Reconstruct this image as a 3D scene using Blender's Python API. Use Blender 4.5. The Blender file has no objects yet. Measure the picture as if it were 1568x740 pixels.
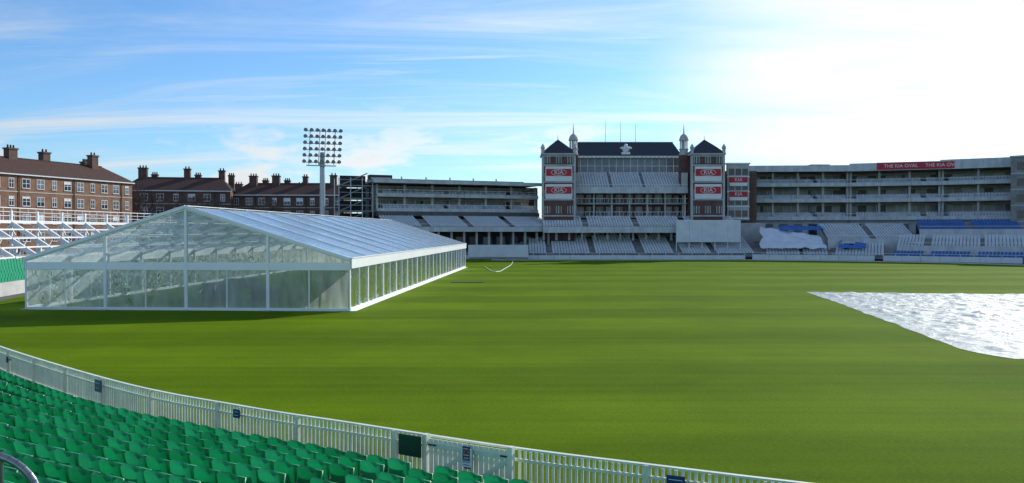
import bpy, math, random
from mathutils import Vector, noise
random.seed(7)
sc = bpy.context.scene
R = math.radians
EYE = 5.2

# ------------------------------------------------------------------ materials
def newmat(name):
    m = bpy.data.materials.new(name); m.use_nodes = True
    nt = m.node_tree
    for n in list(nt.nodes): nt.nodes.remove(n)
    out = nt.nodes.new('ShaderNodeOutputMaterial')
    return m, nt, out

def N(nt, t, **kw):
    n = nt.nodes.new(t)
    for k, v in kw.items():
        if k in n.inputs.keys(): n.inputs[k].default_value = v
        else: setattr(n, k, v)
    return n

def mat(name, col, rough=0.7, var=0.25, scale=1.0, bump=0.0, bscale=20, metal=0.0, col2=None, stretch=(1,1,1), transl=0.0, spec=0.5):
    m, nt, out = newmat(name)
    L = nt.links
    b = N(nt, 'ShaderNodeBsdfPrincipled')
    b.inputs['Roughness'].default_value = rough
    b.inputs['Metallic'].default_value = metal
    b.inputs['Specular IOR Level'].default_value = spec
    tc = N(nt, 'ShaderNodeTexCoord'); mp = N(nt, 'ShaderNodeMapping')
    mp.inputs['Scale'].default_value = stretch
    L.new(tc.outputs['Object'], mp.inputs[0])
    nz = N(nt, 'ShaderNodeTexNoise'); nz.inputs['Scale'].default_value = scale
    nz.inputs['Detail'].default_value = 8; nz.inputs['Roughness'].default_value = .65
    L.new(mp.outputs[0], nz.inputs['Vector'])
    r = N(nt, 'ShaderNodeValToRGB')
    c2 = col2 if col2 else tuple(c*(1-var) for c in col)
    c1 = tuple(min(1, c*(1+var*.6)) for c in col)
    r.color_ramp.elements[0].position = .3; r.color_ramp.elements[1].position = .7
    r.color_ramp.elements[0].color = (*c2, 1); r.color_ramp.elements[1].color = (*c1, 1)
    L.new(nz.outputs['Fac'], r.inputs[0]); L.new(r.outputs[0], b.inputs['Base Color'])
    if bump:
        n2 = N(nt, 'ShaderNodeTexNoise'); n2.inputs['Scale'].default_value = bscale; n2.inputs['Detail'].default_value = 5
        L.new(tc.outputs['Object'], n2.inputs['Vector'])
        bp = N(nt, 'ShaderNodeBump'); bp.inputs['Strength'].default_value = bump
        L.new(n2.outputs['Fac'], bp.inputs['Height']); L.new(bp.outputs[0], b.inputs['Normal'])
    if transl > 0:
        t = N(nt, 'ShaderNodeBsdfTranslucent'); L.new(r.outputs[0], t.inputs[0])
        mx = N(nt, 'ShaderNodeMixShader'); mx.inputs[0].default_value = transl
        L.new(b.outputs[0], mx.inputs[1]); L.new(t.outputs[0], mx.inputs[2]); L.new(mx.outputs[0], out.inputs[0])
    else:
        L.new(b.outputs[0], out.inputs[0])
    return m

def pvc(name, haze=.3, tint=(.93,.97,.96), hz=(.8,.86,.86), rough=.06, bscale=1.2, bstr=.25, ior=1.6):
    m, nt, out = newmat(name); L = nt.links
    tc = N(nt, 'ShaderNodeTexCoord')
    nz = N(nt, 'ShaderNodeTexNoise'); nz.inputs['Scale'].default_value = bscale; nz.inputs['Detail'].default_value = 4
    nz.inputs['Distortion'].default_value = 1.2
    L.new(tc.outputs['Object'], nz.inputs['Vector'])
    bp = N(nt, 'ShaderNodeBump'); bp.inputs['Strength'].default_value = bstr; bp.inputs['Distance'].default_value = .3
    L.new(nz.outputs['Fac'], bp.inputs['Height'])
    tr = N(nt, 'ShaderNodeBsdfTransparent'); tr.inputs[0].default_value = (*tint, 1)
    df = N(nt, 'ShaderNodeBsdfDiffuse'); df.inputs[0].default_value = (*hz, 1)
    tl = N(nt, 'ShaderNodeBsdfTranslucent'); tl.inputs[0].default_value = (*hz, 1)
    m1 = N(nt, 'ShaderNodeMixShader'); m1.inputs[0].default_value = .6
    L.new(df.outputs[0], m1.inputs[1]); L.new(tl.outputs[0], m1.inputs[2])
    mp = N(nt, 'ShaderNodeMapping'); mp.inputs['Scale'].default_value = (1.5,1.5,.5); L.new(tc.outputs['Object'], mp.inputs[0])
    n2 = N(nt, 'ShaderNodeTexNoise'); n2.inputs['Scale'].default_value = .6; n2.inputs['Detail'].default_value = 7; n2.inputs['Distortion'].default_value = .8
    L.new(mp.outputs[0], n2.inputs['Vector'])
    mr = N(nt, 'ShaderNodeMapRange'); mr.inputs[1].default_value = .3; mr.inputs[2].default_value = .7
    mr.inputs[3].default_value = haze*.6; mr.inputs[4].default_value = haze*1.4
    L.new(n2.outputs['Fac'], mr.inputs[0])
    m2 = N(nt, 'ShaderNodeMixShader'); L.new(mr.outputs[0], m2.inputs[0])
    L.new(tr.outputs[0], m2.inputs[1]); L.new(m1.outputs[0], m2.inputs[2])
    gl = N(nt, 'ShaderNodeBsdfGlossy'); gl.inputs['Roughness'].default_value = rough
    gl.inputs['Color'].default_value = (.95,.97,1,1)
    L.new(bp.outputs[0], gl.inputs['Normal'])
    fr = N(nt, 'ShaderNodeFresnel'); fr.inputs[0].default_value = ior; L.new(bp.outputs[0], fr.inputs['Normal'])
    m3 = N(nt, 'ShaderNodeMixShader'); L.new(fr.outputs[0], m3.inputs[0])
    L.new(m2.outputs[0], m3.inputs[1]); L.new(gl.outputs[0], m3.inputs[2]); L.new(m3.outputs[0], out.inputs[0])
    return m

WHITE = mat('white_paint', (.8,.82,.82), .5, .08, .7)
CREAM = mat('cream_fence_paint', (.84,.87,.74), .55, .14, 2.5, transl=.12)
LCONC = mat('pale_concrete', (.50,.50,.49), .8, .28, .5)
WCONC = mat('weathered_parapet', (.58,.60,.61), .8, .28, .8, stretch=(1,1,.4))
CONC = mat('concrete', (.27,.27,.26), .85, .35, .8)
DCONC = mat('dark_concrete', (.12,.12,.12), .9, .35, .8)
BRICK = mat('red_brick', (.27,.135,.075), .85, .35, 1.2, .3, 14)
BRICKD = mat('shaded_brown_brick', (.13,.075,.055), .85, .35, 1.0)  # darker brick: shade on the backlit blocks put into the colour
TILE = mat('clay_tile_roof', (.095,.06,.05), .9, .4, 2.5, stretch=(1,1,4), spec=.1)
SLATE = mat('slate_roof', (.035,.04,.05), .7, .3, 2.5, stretch=(1,1,5))
GLASS = mat('window_glass', (.05,.06,.07), .08, .5, .4)
PGLASS = mat('pale_window_glass', (.20,.23,.26), .15, .45, .5)
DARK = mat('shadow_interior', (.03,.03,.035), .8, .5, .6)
MIDI = mat('haze_grey_interior_wall', (.18,.19,.20), .8, .4, .5)  # interior paled: haze over the right stand put into its colour
STEEL = mat('galvanised_steel', (.42,.44,.46), .4, .15, 3, metal=.7)
GREYTUBE = mat('grey_handrail_metal', (.25,.26,.27), .3, .2, 6, metal=.8)
REDS = mat('red_sign', (.5,.02,.03), .5, .1, 1)
BLUES = mat('blue_cover', (.04,.15,.44), .5, .3, .8)
NAVY = mat('navy_sign', (.02,.05,.16), .5, .2, 2)
BLACK = mat('black_plastic', (.02,.022,.02), .6, .3, 2)
WSEAT = mat('white_plastic_seat', (.70,.74,.78), .45, .15, .6, transl=.15)
GS = [mat('green_plastic_seat', (.006,.34,.11), .34, .25, 1.5, transl=.3),
      mat('green_plastic_seat_worn', (.014,.38,.145), .42, .25, 1.5, transl=.3),
      mat('green_plastic_seat_deep', (.005,.29,.09), .32, .25, 1.5, transl=.26)]
BARK = mat('bark', (.09,.07,.055), .9, .3, 5)
LAMPF = mat('floodlight_lens', (.35,.38,.4), .2, .2, 3)
FWHITE = mat('aluminium_frame_white', (.86,.88,.88), .4, .06, .8)
SCREEN = mat('sightscreen_white', (.70,.73,.76), .7, .14, .5)

# ------------------------------------------------------------------ builder
class Thing:
    def __init__(s, name):
        s.name = name; s.parts = {}
    def part(s, p, m):
        if p in s.parts and s.parts[p][2] is not m: p = p+'_'+m.name
        if p not in s.parts: s.parts[p] = ([], [], m, [False])
        return s.parts[p]
    def poly(s, p, m, pts):
        V, F, _, _ = s.part(p, m); n = len(V); V.extend(pts); F.append(tuple(range(n, n+len(pts))))
    def mesh(s, p, m, vs, fs, smooth=False):
        V, F, _, sm = s.part(p, m); n = len(V); V.extend(vs)
        F.extend([tuple(i+n for i in f) for f in fs])
        if smooth: sm[0] = True
    def hexa(s, p, m, c):
        s.mesh(p, m, c, [(0,3,2,1),(4,5,6,7),(0,1,5,4),(1,2,6,5),(2,3,7,6),(3,0,4,7)])
    def box(s, p, m, Fm, u0, u1, v0, v1, z0, z1):
        c = [Fm(u0,v0,z0),Fm(u1,v0,z0),Fm(u1,v1,z0),Fm(u0,v1,z0),Fm(u0,v0,z1),Fm(u1,v0,z1),Fm(u1,v1,z1),Fm(u0,v1,z1)]
        s.hexa(p, m, c)
    def beam(s, p, m, a, b, w, h=None):
        a = Vector(a); b = Vector(b); h = h or w
        d = (b-a).normalized(); up = Vector((0,0,1)) if abs(d.z) < .95 else Vector((0,1,0))
        x = d.cross(up).normalized(); y = x.cross(d).normalized()
        o = [(-w/2,-h/2),(w/2,-h/2),(w/2,h/2),(-w/2,h/2)]
        c = [tuple(a+x*i+y*j) for i,j in o]+[tuple(b+x*i+y*j) for i,j in o]
        s.hexa(p, m, c)
    def tube(s, p, m, a, b, r1, r2=None, n=10, cap=True):
        a = Vector(a); b = Vector(b); r2 = r1 if r2 is None else r2
        d = (b-a).normalized(); up = Vector((0,0,1)) if abs(d.z) < .95 else Vector((0,1,0))
        x = d.cross(up).normalized(); y = x.cross(d).normalized()
        vs = []
        for q, r in ((a,r1),(b,r2)):
            for i in range(n):
                t = 2*math.pi*i/n; vs.append(tuple(q+x*(r*math.cos(t))+y*(r*math.sin(t))))
        fs = [(i,(i+1)%n,n+(i+1)%n,n+i) for i in range(n)]
        if cap: fs += [tuple(range(n))[::-1], tuple(range(n,2*n))]
        s.mesh(p, m, vs, fs)
    def lathe(s, p, m, o, prof, n=12):
        vs = []
        for r,z in prof:
            for i in range(n):
                t = 2*math.pi*i/n; vs.append((o[0]+r*math.cos(t), o[1]+r*math.sin(t), o[2]+z))
        fs = []
        for k in range(len(prof)-1):
            for i in range(n): fs.append((k*n+i,k*n+(i+1)%n,(k+1)*n+(i+1)%n,(k+1)*n+i))
        s.mesh(p, m, vs, fs)
    def done(s, single=False):
        obs = []
        for pn,(V,F,m,sm) in s.parts.items():
            me = bpy.data.meshes.new(pn); me.from_pydata([tuple(v) for v in V], [], F); me.materials.append(m)
            if sm[0]: me.polygons.foreach_set('use_smooth', [True]*len(me.polygons))
            me.update()
            nm = s.name if single else pn
            ob = bpy.data.objects.new(nm, me); sc.collection.objects.link(ob); obs.append(ob)
        if single: return obs[0]
        e = bpy.data.objects.new(s.name, None); sc.collection.objects.link(e)
        for o in obs: o.parent = e
        return e

def frame(ox, oy, ang):
    c, s_ = math.cos(ang), math.sin(ang)
    return lambda u,v,z: (ox+u*c-v*s_, oy+u*s_+v*c, z)
def frameAB(A, B):
    return frame(A[0], A[1], math.atan2(B[1]-A[1], B[0]-A[0])), math.hypot(B[0]-A[0], B[1]-A[1])

def catmull(P, step=.5):
    out = []
    for i in range(1, len(P)-2):
        p0,p1,p2,p3 = [Vector(q) for q in P[i-1:i+3]]
        n = max(2, int((p2-p1).length/step))
        for k in range(n):
            t = k/n
            out.append(.5*((2*p1)+(p2-p0)*t+(2*p0-5*p1+4*p2-p3)*t*t+(-p0+3*p1-3*p2+p3)*t**3))
    out.append(Vector(P[-2])); return out
def offset(path, s, side):
    o = []
    for i,p in enumerate(path):
        t = (path[min(i+1,len(path)-1)]-path[max(i-1,0)]).normalized()
        n = Vector((t.y,-t.x)) if side < 0 else Vector((-t.y,t.x))
        o.append(p+n*s)
    return o
def walk(path, step, start=0.):
    res = []; d = start; acc = 0
    for i in range(len(path)-1):
        a,b = path[i],path[i+1]; l = (b-a).length
        while d <= acc+l and l > 0:
            res.append((a+(b-a)*((d-acc)/l), math.atan2(b.y-a.y,b.x-a.x), d)); d += step
        acc += l
    return res

# ------------------------------------------------------------------ ground and field
FP = [(-40,58),(-36,51),(-31.5,44),(-27.5,38.8),(-23.5,34.2),(-18.4,28.8),(-10.7,21.9),(-6.36,18.9),(-3.4,17.2),(-.05,15.3),(2.5,14.1),(4.75,13.1),(7.5,12.0),(12,10.4),(20,8.5),(30,7.8)]
fence_path = catmull(FP, .4)
BND = [(-40.8,64),(-43,78),(-44,100),(-40,125),(-28,145),(-12,151),(0,151),(20,151.5),(44.8,150.5),(65.4,142),(79,132),(88,115),(94,95),(95,70),(88,45),(70,25),(48,13),(30,9)]

g = Thing('ground')
g.poly('ground', mat('city_ground', (.09,.095,.08), .95, .4, .1), [(-3000,-3000,-.03),(3000,-3000,-.03),(3000,3000,-.03),(-3000,3000,-.03)])
g.done(True)

def grass_mat():
    m, nt, out = newmat('mown_grass'); L = nt.links
    tc = N(nt, 'ShaderNodeTexCoord')
    sp = N(nt, 'ShaderNodeSeparateXYZ'); L.new(tc.outputs['Object'], sp.inputs[0])
    wob = N(nt, 'ShaderNodeTexNoise'); wob.inputs['Scale'].default_value = .35; wob.inputs['Detail'].default_value = 4
    L.new(tc.outputs['Object'], wob.inputs['Vector'])
    def M(op, a, b=None, c=None):
        n = N(nt, 'ShaderNodeMath', operation=op)
        for i, v in enumerate((a,b,c)):
            if v is None: continue
            if isinstance(v, (int,float)): n.inputs[i].default_value = v
            else: L.new(v, n.inputs[i])
        return n.outputs[0]
    y = M('ADD', sp.outputs['Y'], M('MULTIPLY', wob.outputs['Fac'], .9))
    y = M('ADD', y, M('MULTIPLY', sp.outputs['X'], -.035))
    sn = M('SINE', M('MULTIPLY', M('ADD',y,2.0), math.pi/5.6))
    st = N(nt, 'ShaderNodeMapRange'); st.interpolation_type = 'SMOOTHSTEP'
    L.new(sn, st.inputs[0]); st.inputs[1].default_value = -.4; st.inputs[2].default_value = .4
    # stripes vary in strength over the square
    n4 = N(nt, 'ShaderNodeTexNoise'); n4.inputs['Scale'].default_value = .03; n4.inputs['Detail'].default_value = 3
    L.new(tc.outputs['Object'], n4.inputs['Vector'])
    r4 = N(nt, 'ShaderNodeMapRange'); r4.inputs[1].default_value=.35; r4.inputs[2].default_value=.65; r4.inputs[3].default_value=.35; r4.inputs[4].default_value=1.0
    L.new(n4.outputs['Fac'], r4.inputs[0])
    stv = M('ADD', M('MULTIPLY', M('SUBTRACT', st.outputs[0], .5), r4.outputs[0]), .5)
    mxc = N(nt, 'ShaderNodeMix', data_type='RGBA')
    L.new(stv, mxc.inputs[0])
    mxc.inputs[6].default_value = (.088,.155,.0015,1); mxc.inputs[7].default_value = (.124,.202,.003,1)
    n1 = N(nt, 'ShaderNodeTexNoise'); n1.inputs['Scale'].default_value = .12; n1.inputs['Detail'].default_value = 9; n1.inputs['Roughness'].default_value = .7
    L.new(tc.outputs['Object'], n1.inputs['Vector'])
    r1 = N(nt, 'ShaderNodeMapRange'); r1.inputs[1].default_value=.3; r1.inputs[2].default_value=.7; r1.inputs[3].default_value=.82; r1.inputs[4].default_value=1.16
    L.new(n1.outputs['Fac'], r1.inputs[0])
    mp = N(nt, 'ShaderNodeMapping'); mp.inputs['Scale'].default_value = (9,22,1); L.new(tc.outputs['Object'], mp.inputs[0])
    n2 = N(nt, 'ShaderNodeTexNoise'); n2.inputs['Scale'].default_value = 1; n2.inputs['Detail'].default_value = 6; n2.inputs['Roughness'].default_value = .85
    L.new(mp.outputs[0], n2.inputs['Vector'])
    r2 = N(nt, 'ShaderNodeMapRange'); r2.inputs[1].default_value=.3; r2.inputs[2].default_value=.7; r2.inputs[3].default_value=.5; r2.inputs[4].default_value=1.5
    L.new(n2.outputs['Fac'], r2.inputs[0])
    mp3 = N(nt, 'ShaderNodeMapping'); mp3.inputs['Scale'].default_value = (.04,1.6,1); L.new(tc.outputs['Object'], mp3.inputs[0])
    n3 = N(nt, 'ShaderNodeTexNoise'); n3.inputs['Scale'].default_value = 1; n3.inputs['Detail'].default_value = 3; L.new(mp3.outputs[0], n3.inputs['Vector'])
    r3 = N(nt, 'ShaderNodeMapRange'); r3.inputs[1].default_value=.3; r3.inputs[2].default_value=.7; r3.inputs[3].default_value=.9; r3.inputs[4].default_value=1.1
    L.new(n3.outputs['Fac'], r3.inputs[0])
    k = M('MULTIPLY', M('MULTIPLY', r1.outputs[0], r2.outputs[0]), r3.outputs[0])
    vm = N(nt, 'ShaderNodeVectorMath', operation='SCALE'); L.new(mxc.outputs[2], vm.inputs[0]); L.new(k, vm.inputs['Scale'])
    b = N(nt, 'ShaderNodeBsdfPrincipled'); b.inputs['Roughness'].default_value = .9; b.inputs['Specular IOR Level'].default_value = 0.03
    L.new(vm.outputs[0], b.inputs['Base Color'])
    bp = N(nt, 'ShaderNodeBump'); bp.inputs['Strength'].default_value = .6; bp.inputs['Distance'].default_value = .04
    L.new(n2.outputs['Fac'], bp.inputs['Height']); L.new(bp.outputs[0], b.inputs['Normal'])
    L.new(b.outputs[0], out.inputs[0]); return m
GRASS = grass_mat()
fld = Thing('grass_field')
bp_ = catmull([BND[0]]+BND[1:]+[BND[-1]], 3)
poly = [(p.x,p.y,0.) for p in reversed(bp_)] + [(p.x,p.y,0.) for p in fence_path if p.y < 56]
fld.poly('grass', GRASS, poly)
fld.done(True)

# ------------------------------------------------------------------ terraces
def terrace(T, path, side, s0, rows, pitch, rise, z0, seatmat, aisles=(), step=.5, stepmat=CONC, seats=True, part='seats', dropout=0.0, sh=.42, sw=.43):
    z = z0
    for k in range(rows):
        rk = rise(k) if callable(rise) else rise
        a = offset(path, s0+k*pitch, side); b = offset(path, s0+(k+1)*pitch, side)
        for i in range(len(a)-1):
            T.poly('terrace_steps', stepmat, [(a[i].x,a[i].y,z),(a[i+1].x,a[i+1].y,z),(b[i+1].x,b[i+1].y,z),(b[i].x,b[i].y,z)])
            T.poly('terrace_risers', stepmat, [(a[i].x,a[i].y,z-rk),(a[i+1].x,a[i+1].y,z-rk),(a[i+1].x,a[i+1].y,z),(a[i].x,a[i].y,z)])
        if seats:
            q = offset(path, s0+(k+.62)*pitch, side)
            for (p,ang,d) in walk(q, step, .3):
                if any(x0 < d < x1 for x0,x1 in aisles): continue
                if random.random() < dropout: continue
                Fm = frame(p.x, p.y, ang)
                T.box(part, seatmat, Fm, -sw/2, sw/2, -.03, .05, z+.36, z+.36+sh)
                T.box(part, seatmat, Fm, -sw/2, sw/2, -.2, -.03, z+.36, z+.44)
        z += rk
    return z

# ---- foreground seats
def near_seat():
    vs=[];fs=[]
    nu,nw=11,9
    for j in range(nw):
        w=j/(nw-1)
        for i in range(nu):
            u=-1+2*i/(nu-1)
            half=.218
            k=1.0
            if w>.7: k=1-.2*((w-.7)/.3)**2
            if w<.15: k=.93+.07*(w/.15)
            x=u*half*k
            z=.38+.46*w - .05*abs(u)**4*(1 if w>.8 else 0)
            y=-.02-.085*w+.05*u*u
            if abs(u)>.99: y+=.04
            if j==nw-1: y+=.05; z-=.028
            vs.append((x,y,z))
    for j in range(nw-1):
        for i in range(nu-1):
            a=j*nu+i; fs.append((a,a+1,a+nu+1,a+nu))
    def addbox(x0,x1,y0,y1,z0,z1,sl=0):
        n=len(vs)
        for (x,y,z) in [(x0,y0,z0),(x1,y0,z0),(x1,y1,z0),(x0,y1,z0),(x0,y0+sl,z1),(x1,y0+sl,z1),(x1,y1+sl,z1),(x0,y1+sl,z1)]: vs.append((x,y,z))
        for f in [(0,3,2,1),(4,5,6,7),(0,1,5,4),(1,2,6,5),(2,3,7,6),(3,0,4,7)]: fs.append(tuple(i+n for i in f))
    addbox(-.2,.2,.06,.1,.38,.70,.08)
    return vs,fs
SV,SF=near_seat()
NS=Thing('stadium_seating')
acc=0; gate_d=0; best=9e9
for i in range(len(fence_path)-1):
    if abs(fence_path[i].x+.75)<best: best=abs(fence_path[i].x+.75); gate_d=acc
    acc+=(fence_path[i+1]-fence_path[i]).length
z=0.12
RS0=.75; PIT=.80
for k in range(15):
    rk=.16 if k<8 else .28
    a=offset(fence_path,RS0+k*PIT if k else .05,-1); b=offset(fence_path,RS0+(k+1)*PIT,-1)
    for i in range(len(a)-1):
        NS.poly('concrete_steps',DCONC,[(a[i].x,a[i].y,z),(a[i+1].x,a[i+1].y,z),(b[i+1].x,b[i+1].y,z),(b[i].x,b[i].y,z)])
        NS.poly('concrete_risers',DCONC,[(a[i].x,a[i].y,z-rk),(a[i+1].x,a[i+1].y,z-rk),(a[i+1].x,a[i+1].y,z),(a[i].x,a[i].y,z)])
    if k<12:
        q=offset(fence_path,RS0+(k+.55)*PIT,-1)
        acc=0; ad=0
        gi=min(range(len(fence_path)),key=lambda i:abs(fence_path[i].x+1.15))
        for i in range(len(q)-1):
            if i==gi: ad=acc
            acc+=(q[i+1]-q[i]).length
        for (p,ang,d) in walk(q,.53,ad%.53):
            if abs(d-ad)<.5: continue
            if p.length<2.5: continue
            c_,s_=math.cos(ang+random.uniform(-.03,.03)),math.sin(ang)
            lean=random.uniform(-.03,.03); sg=random.uniform(-.01,.01)
            vs=[(p.x+x*c_-(y+lean*(zz-.4)*3)*s_, p.y+x*s_+(y+lean*(zz-.4)*3)*c_, z+zz+sg) for x,y,zz in SV]
            NS.mesh('seats',random.choice(GS),vs,SF,True)
            Fm=frame(p.x,p.y,ang)
            NS.box('seat_brackets',BLACK,Fm,-.28,-.25,-.05,.08,z,z+.44)
            NS.box('seat_arms',BLACK,Fm,-.275,-.255,-.08,.12,z+.44,z+.47)
            NS.box('seat_numbers',WHITE,Fm,-.025,.025,-.075,-.07,z+.70,z+.735) if False else None
    z+=rk
NS.done()

# ------------------------------------------------------------------ picket fence
PF=Thing('picket_fence')
for (p,ang,d) in walk(fence_path,.115):
    if abs(d-gate_d)<.95: continue
    Fm=frame(p.x,p.y,ang+random.uniform(-.04,.04)); h=1.05+random.uniform(-.01,.01)
    PF.box('pickets',CREAM,Fm,-.026,.026,-.012,.012,.06,h)
for (p,ang,d) in walk(fence_path,2.7):
    if abs(d-gate_d)<.9: continue
    Fm=frame(p.x,p.y,ang); PF.box('posts',CREAM,Fm,-.04,.04,-.1,-.016,0,1.09)
fp=fence_path
for zz,w,h in ((.28,.05,.08),(.88,.04,.05),(1.085,.085,.035)):
    off=offset(fp,.04 if zz<1 else .015,-1)
    for i in range(len(off)-1):
        a,b=off[i],off[i+1]
        PF.beam('rails',CREAM,(a.x,a.y,zz),(b.x,b.y,zz),w,h)
PF.done()
gp,ga,_=[w for w in walk(fence_path,.05) if abs(w[2]-gate_d)<.03][0]
GT=Thing('boundary_gate'); Fg=frame(gp.x,gp.y,ga)
for s_ in (-1,1):
    u0=(-.93 if s_<0 else .01); u1=u0+.92
    for i in range(8):
        a=u0+i*.115; GT.box('boards',CREAM,Fg,a+.004,a+.100,-.19,-.165,.06,1.08)
    for zz in (.2,.9): GT.box('rails',CREAM,Fg,u0,u1,-.215,-.192,zz,zz+.1)
    GT.beam('braces',CREAM,Fg(u0+.05,-.203,.32),Fg(u1-.05,-.203,.88),.02,.08)
    for zz in (.25,.95): GT.box('hinges',BLACK,Fg,(u0 if s_<0 else u1-.2),(u0+.2 if s_<0 else u1),-.225,-.217,zz,zz+.03)
for u in (-1.0,.95): GT.box('posts',CREAM,Fg,u-.05,u+.05,-.25,-.13,0,1.16)
GT.box('handle',BLACK,Fg,-.06,.06,-.245,-.217,.62,.68)
GT.done()
def sign_at(name,path_x,w,z0,z1,m,off=-.2,lines=None,border=True):
    i=min(range(len(fence_path)),key=lambda i:abs(fence_path[i].x-path_x))
    p=fence_path[i]; q=fence_path[i+1]; Fm=frame(p.x,p.y,math.atan2(q.y-p.y,q.x-p.x))
    T=Thing(name); T.box('board',m,Fm,-w/2,w/2,off-.02,off,z0,z1)
    T.box('backing',BLACK,Fm,-w/2+.01,w/2-.01,off+.002,off+.012,z0+.01,z1-.01)
    T.box('fixing',STEEL,Fm,-.03,.03,off+.014,-.03,z0+.05,z0+.12)
    if lines:
        for k in range(lines):
            zz=z1-(k+.7)*(z1-z0)/(lines+.5); ww=w*random.uniform(.25,.4)
            T.box('lettering',WHITE if m is not WHITE else NAVY,Fm,-ww,ww,off-.024,off-.021,zz-.006,zz+.006)
        if m is WHITE: T.tube('warning_symbol',REDS,Fm(0,off-.021,z1-.08),Fm(0,off-.026,z1-.08),.04)
    T.done()
DGREEN=mat('dark_green_board',(.012,.05,.03),.5,.2,2)
sign_at('notice_board',-1.8,.56,.70,1.12,DGREEN,-.3)
sign_at('information_sign',-.93,.17,.78,1.06,NAVY,-.26,4)
sign_at('information_sign',-.66,.25,.66,1.02,WHITE,-.26,6)
sign_at('information_sign',-6.35,.22,.84,1.04,NAVY,-.16,2)
sign_at('information_sign',-11.6,.36,.72,1.06,mat('grey_sign',(.12,.17,.22),.4,.2,2),-.16,2)
sign_at('information_sign',-17.2,.16,.7,.9,NAVY,-.16,2)
sign_at('information_sign',2.95,.32,.75,1.0,NAVY,-.16,2)
HR=Thing('handrail')
hp=[(-6.5,7.2,3.2),(-4.75,7.2,3.2)]
for i in range(1,11):
    t=i/10*math.pi/2; hp.append((-4.75+.5*math.sin(t),7.2,3.2-.45*(1-math.cos(t))))
hp.append((-4.25,7.2,1.3))
for a,b in zip(hp[:-1],hp[1:]): HR.tube('rail',GREYTUBE,a,b,.034,n=14)
HR.tube('post',GREYTUBE,(-4.6,7.2,1.3),(-4.6,7.2,3.16),.024)
HR.done()

# ------------------------------------------------------------------ marquee
PVCR=pvc('clear_pvc_roof_sky_tint',.36,(.80,.89,.96),(.70,.82,.97),.2,.6,.25,1.8)  # blue tint puts the sky's reflected tone into the sheet colour
PVCW=pvc('clear_pvc_wall',.46,(.95,.99,.97),(.86,.93,.90),.1,1.3,.4,1.4)
PVCG=pvc('clear_pvc_gable',.26,(.95,.99,.97),(.84,.92,.90),.1,1.3,.3,1.35)
TW,TL,EV,RG=22.,65.,3.42,6.85
Ft=frame(-32.5,53.65,-R(3.3))
MQ=Thing('marquee')
nb=13; bl=TL/nb
def roofz(u): return EV+(RG-EV)*(1-abs(u-TW/2)/(TW/2))
for i in range(nb+1):
    v=i*bl; w=.14
    for sgn in (0,1):
        ue=0 if sgn==0 else TW
        MQ.box('leg_posts',FWHITE,Ft,ue-.09 if sgn else ue-.0,ue+.0 if sgn else ue+.09,v-.09,v+.09,0,EV)
        a=Ft(ue,v,EV); b=Ft(TW/2,v,RG)
        MQ.beam('rafters',FWHITE,(a[0],a[1],a[2]-.12),(b[0],b[1],b[2]-.12),.12,.2)
        MQ.beam('roof_strips',FWHITE,(a[0],a[1],a[2]+.05),(b[0],b[1],b[2]+.05),.12,.05)
for i in range(nb):
    v0=i*bl; v1=v0+bl
    for (ua,ub) in ((0,TW/2),(TW,TW/2)):
        nS=10; nV=6
        vs=[];fs=[]; ph=random.random()*9; dp=random.uniform(.03,.1)
        for a in range(nS+1):
            for b_ in range(nV+1):
                u=ua+(ub-ua)*a/nS; v=v0+bl*b_/nV
                e=math.sin(math.pi*b_/nV)*math.sin(math.pi*a/nS)
                sag=-dp*e+.05*e*noise.noise(Vector((u*.7,v*.7,ph)))
                vs.append(Ft(u,v,roofz(u)+.01+sag))
        for a in range(nS):
            for b_ in range(nV):
                q=a*(nV+1)+b_; fs.append((q,q+1,q+nV+2,q+nV+1))
        MQ.mesh('roof_sheets',PVCR,vs,fs,True)
for u in (TW*.125,TW*.25,TW*.375,TW*.5,TW*.625,TW*.75,TW*.875):
    a=Ft(u,0,roofz(u)-.14); b=Ft(u,TL,roofz(u)-.14)
    MQ.beam('purlins',FWHITE,a,b,.08,.08)
MQ.beam('ridge_cap',FWHITE,Ft(TW/2,-.05,RG+.06),Ft(TW/2,TL+.05,RG+.06),.3,.04)
for ue,o in ((0,-.12),(TW,.03)):
    MQ.box('eave_beams',FWHITE,Ft,ue+o,ue+o+.09,-.1,TL+.1,EV-.62,EV+.03)
    MQ.box('gutter',FWHITE,Ft,ue+o-.05,ue+o+.14,-.12,TL+.12,EV+.033,EV+.09)
for ue in (0.045,TW-.045):
    for i in range(nb*2):
        v0=i*bl/2; nV=6; nZ=4; vs=[];fs=[]
        ph=random.random()*6
        for a in range(nV+1):
            for b_ in range(nZ+1):
                v=v0+bl/2*a/nV; zz=.12+(EV-.7)*b_/nZ
                vs.append(Ft(ue+.035*math.sin(a*1.7+ph+b_*.5)*math.sin(math.pi*a/nV),v,zz))
        for a in range(nV):
            for b_ in range(nZ):
                q=a*(nZ+1)+b_; fs.append((q,q+1,q+nZ+2,q+nZ+1))
        MQ.mesh('wall_sheets',PVCW,vs,fs,True)
        MQ.box('mullions',FWHITE,Ft,ue-.035,ue+.035,v0-.03,v0+.03,.1,EV-.6)
    MQ.box('base_rails',FWHITE,Ft,ue-.06,ue+.06,0,TL,.005,.2)
    MQ.box('base_skirt',FWHITE,Ft,(ue+.07 if ue>1 else ue-.35),(ue+.35 if ue>1 else ue-.07),0.2,TL,.004,.03)
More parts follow.
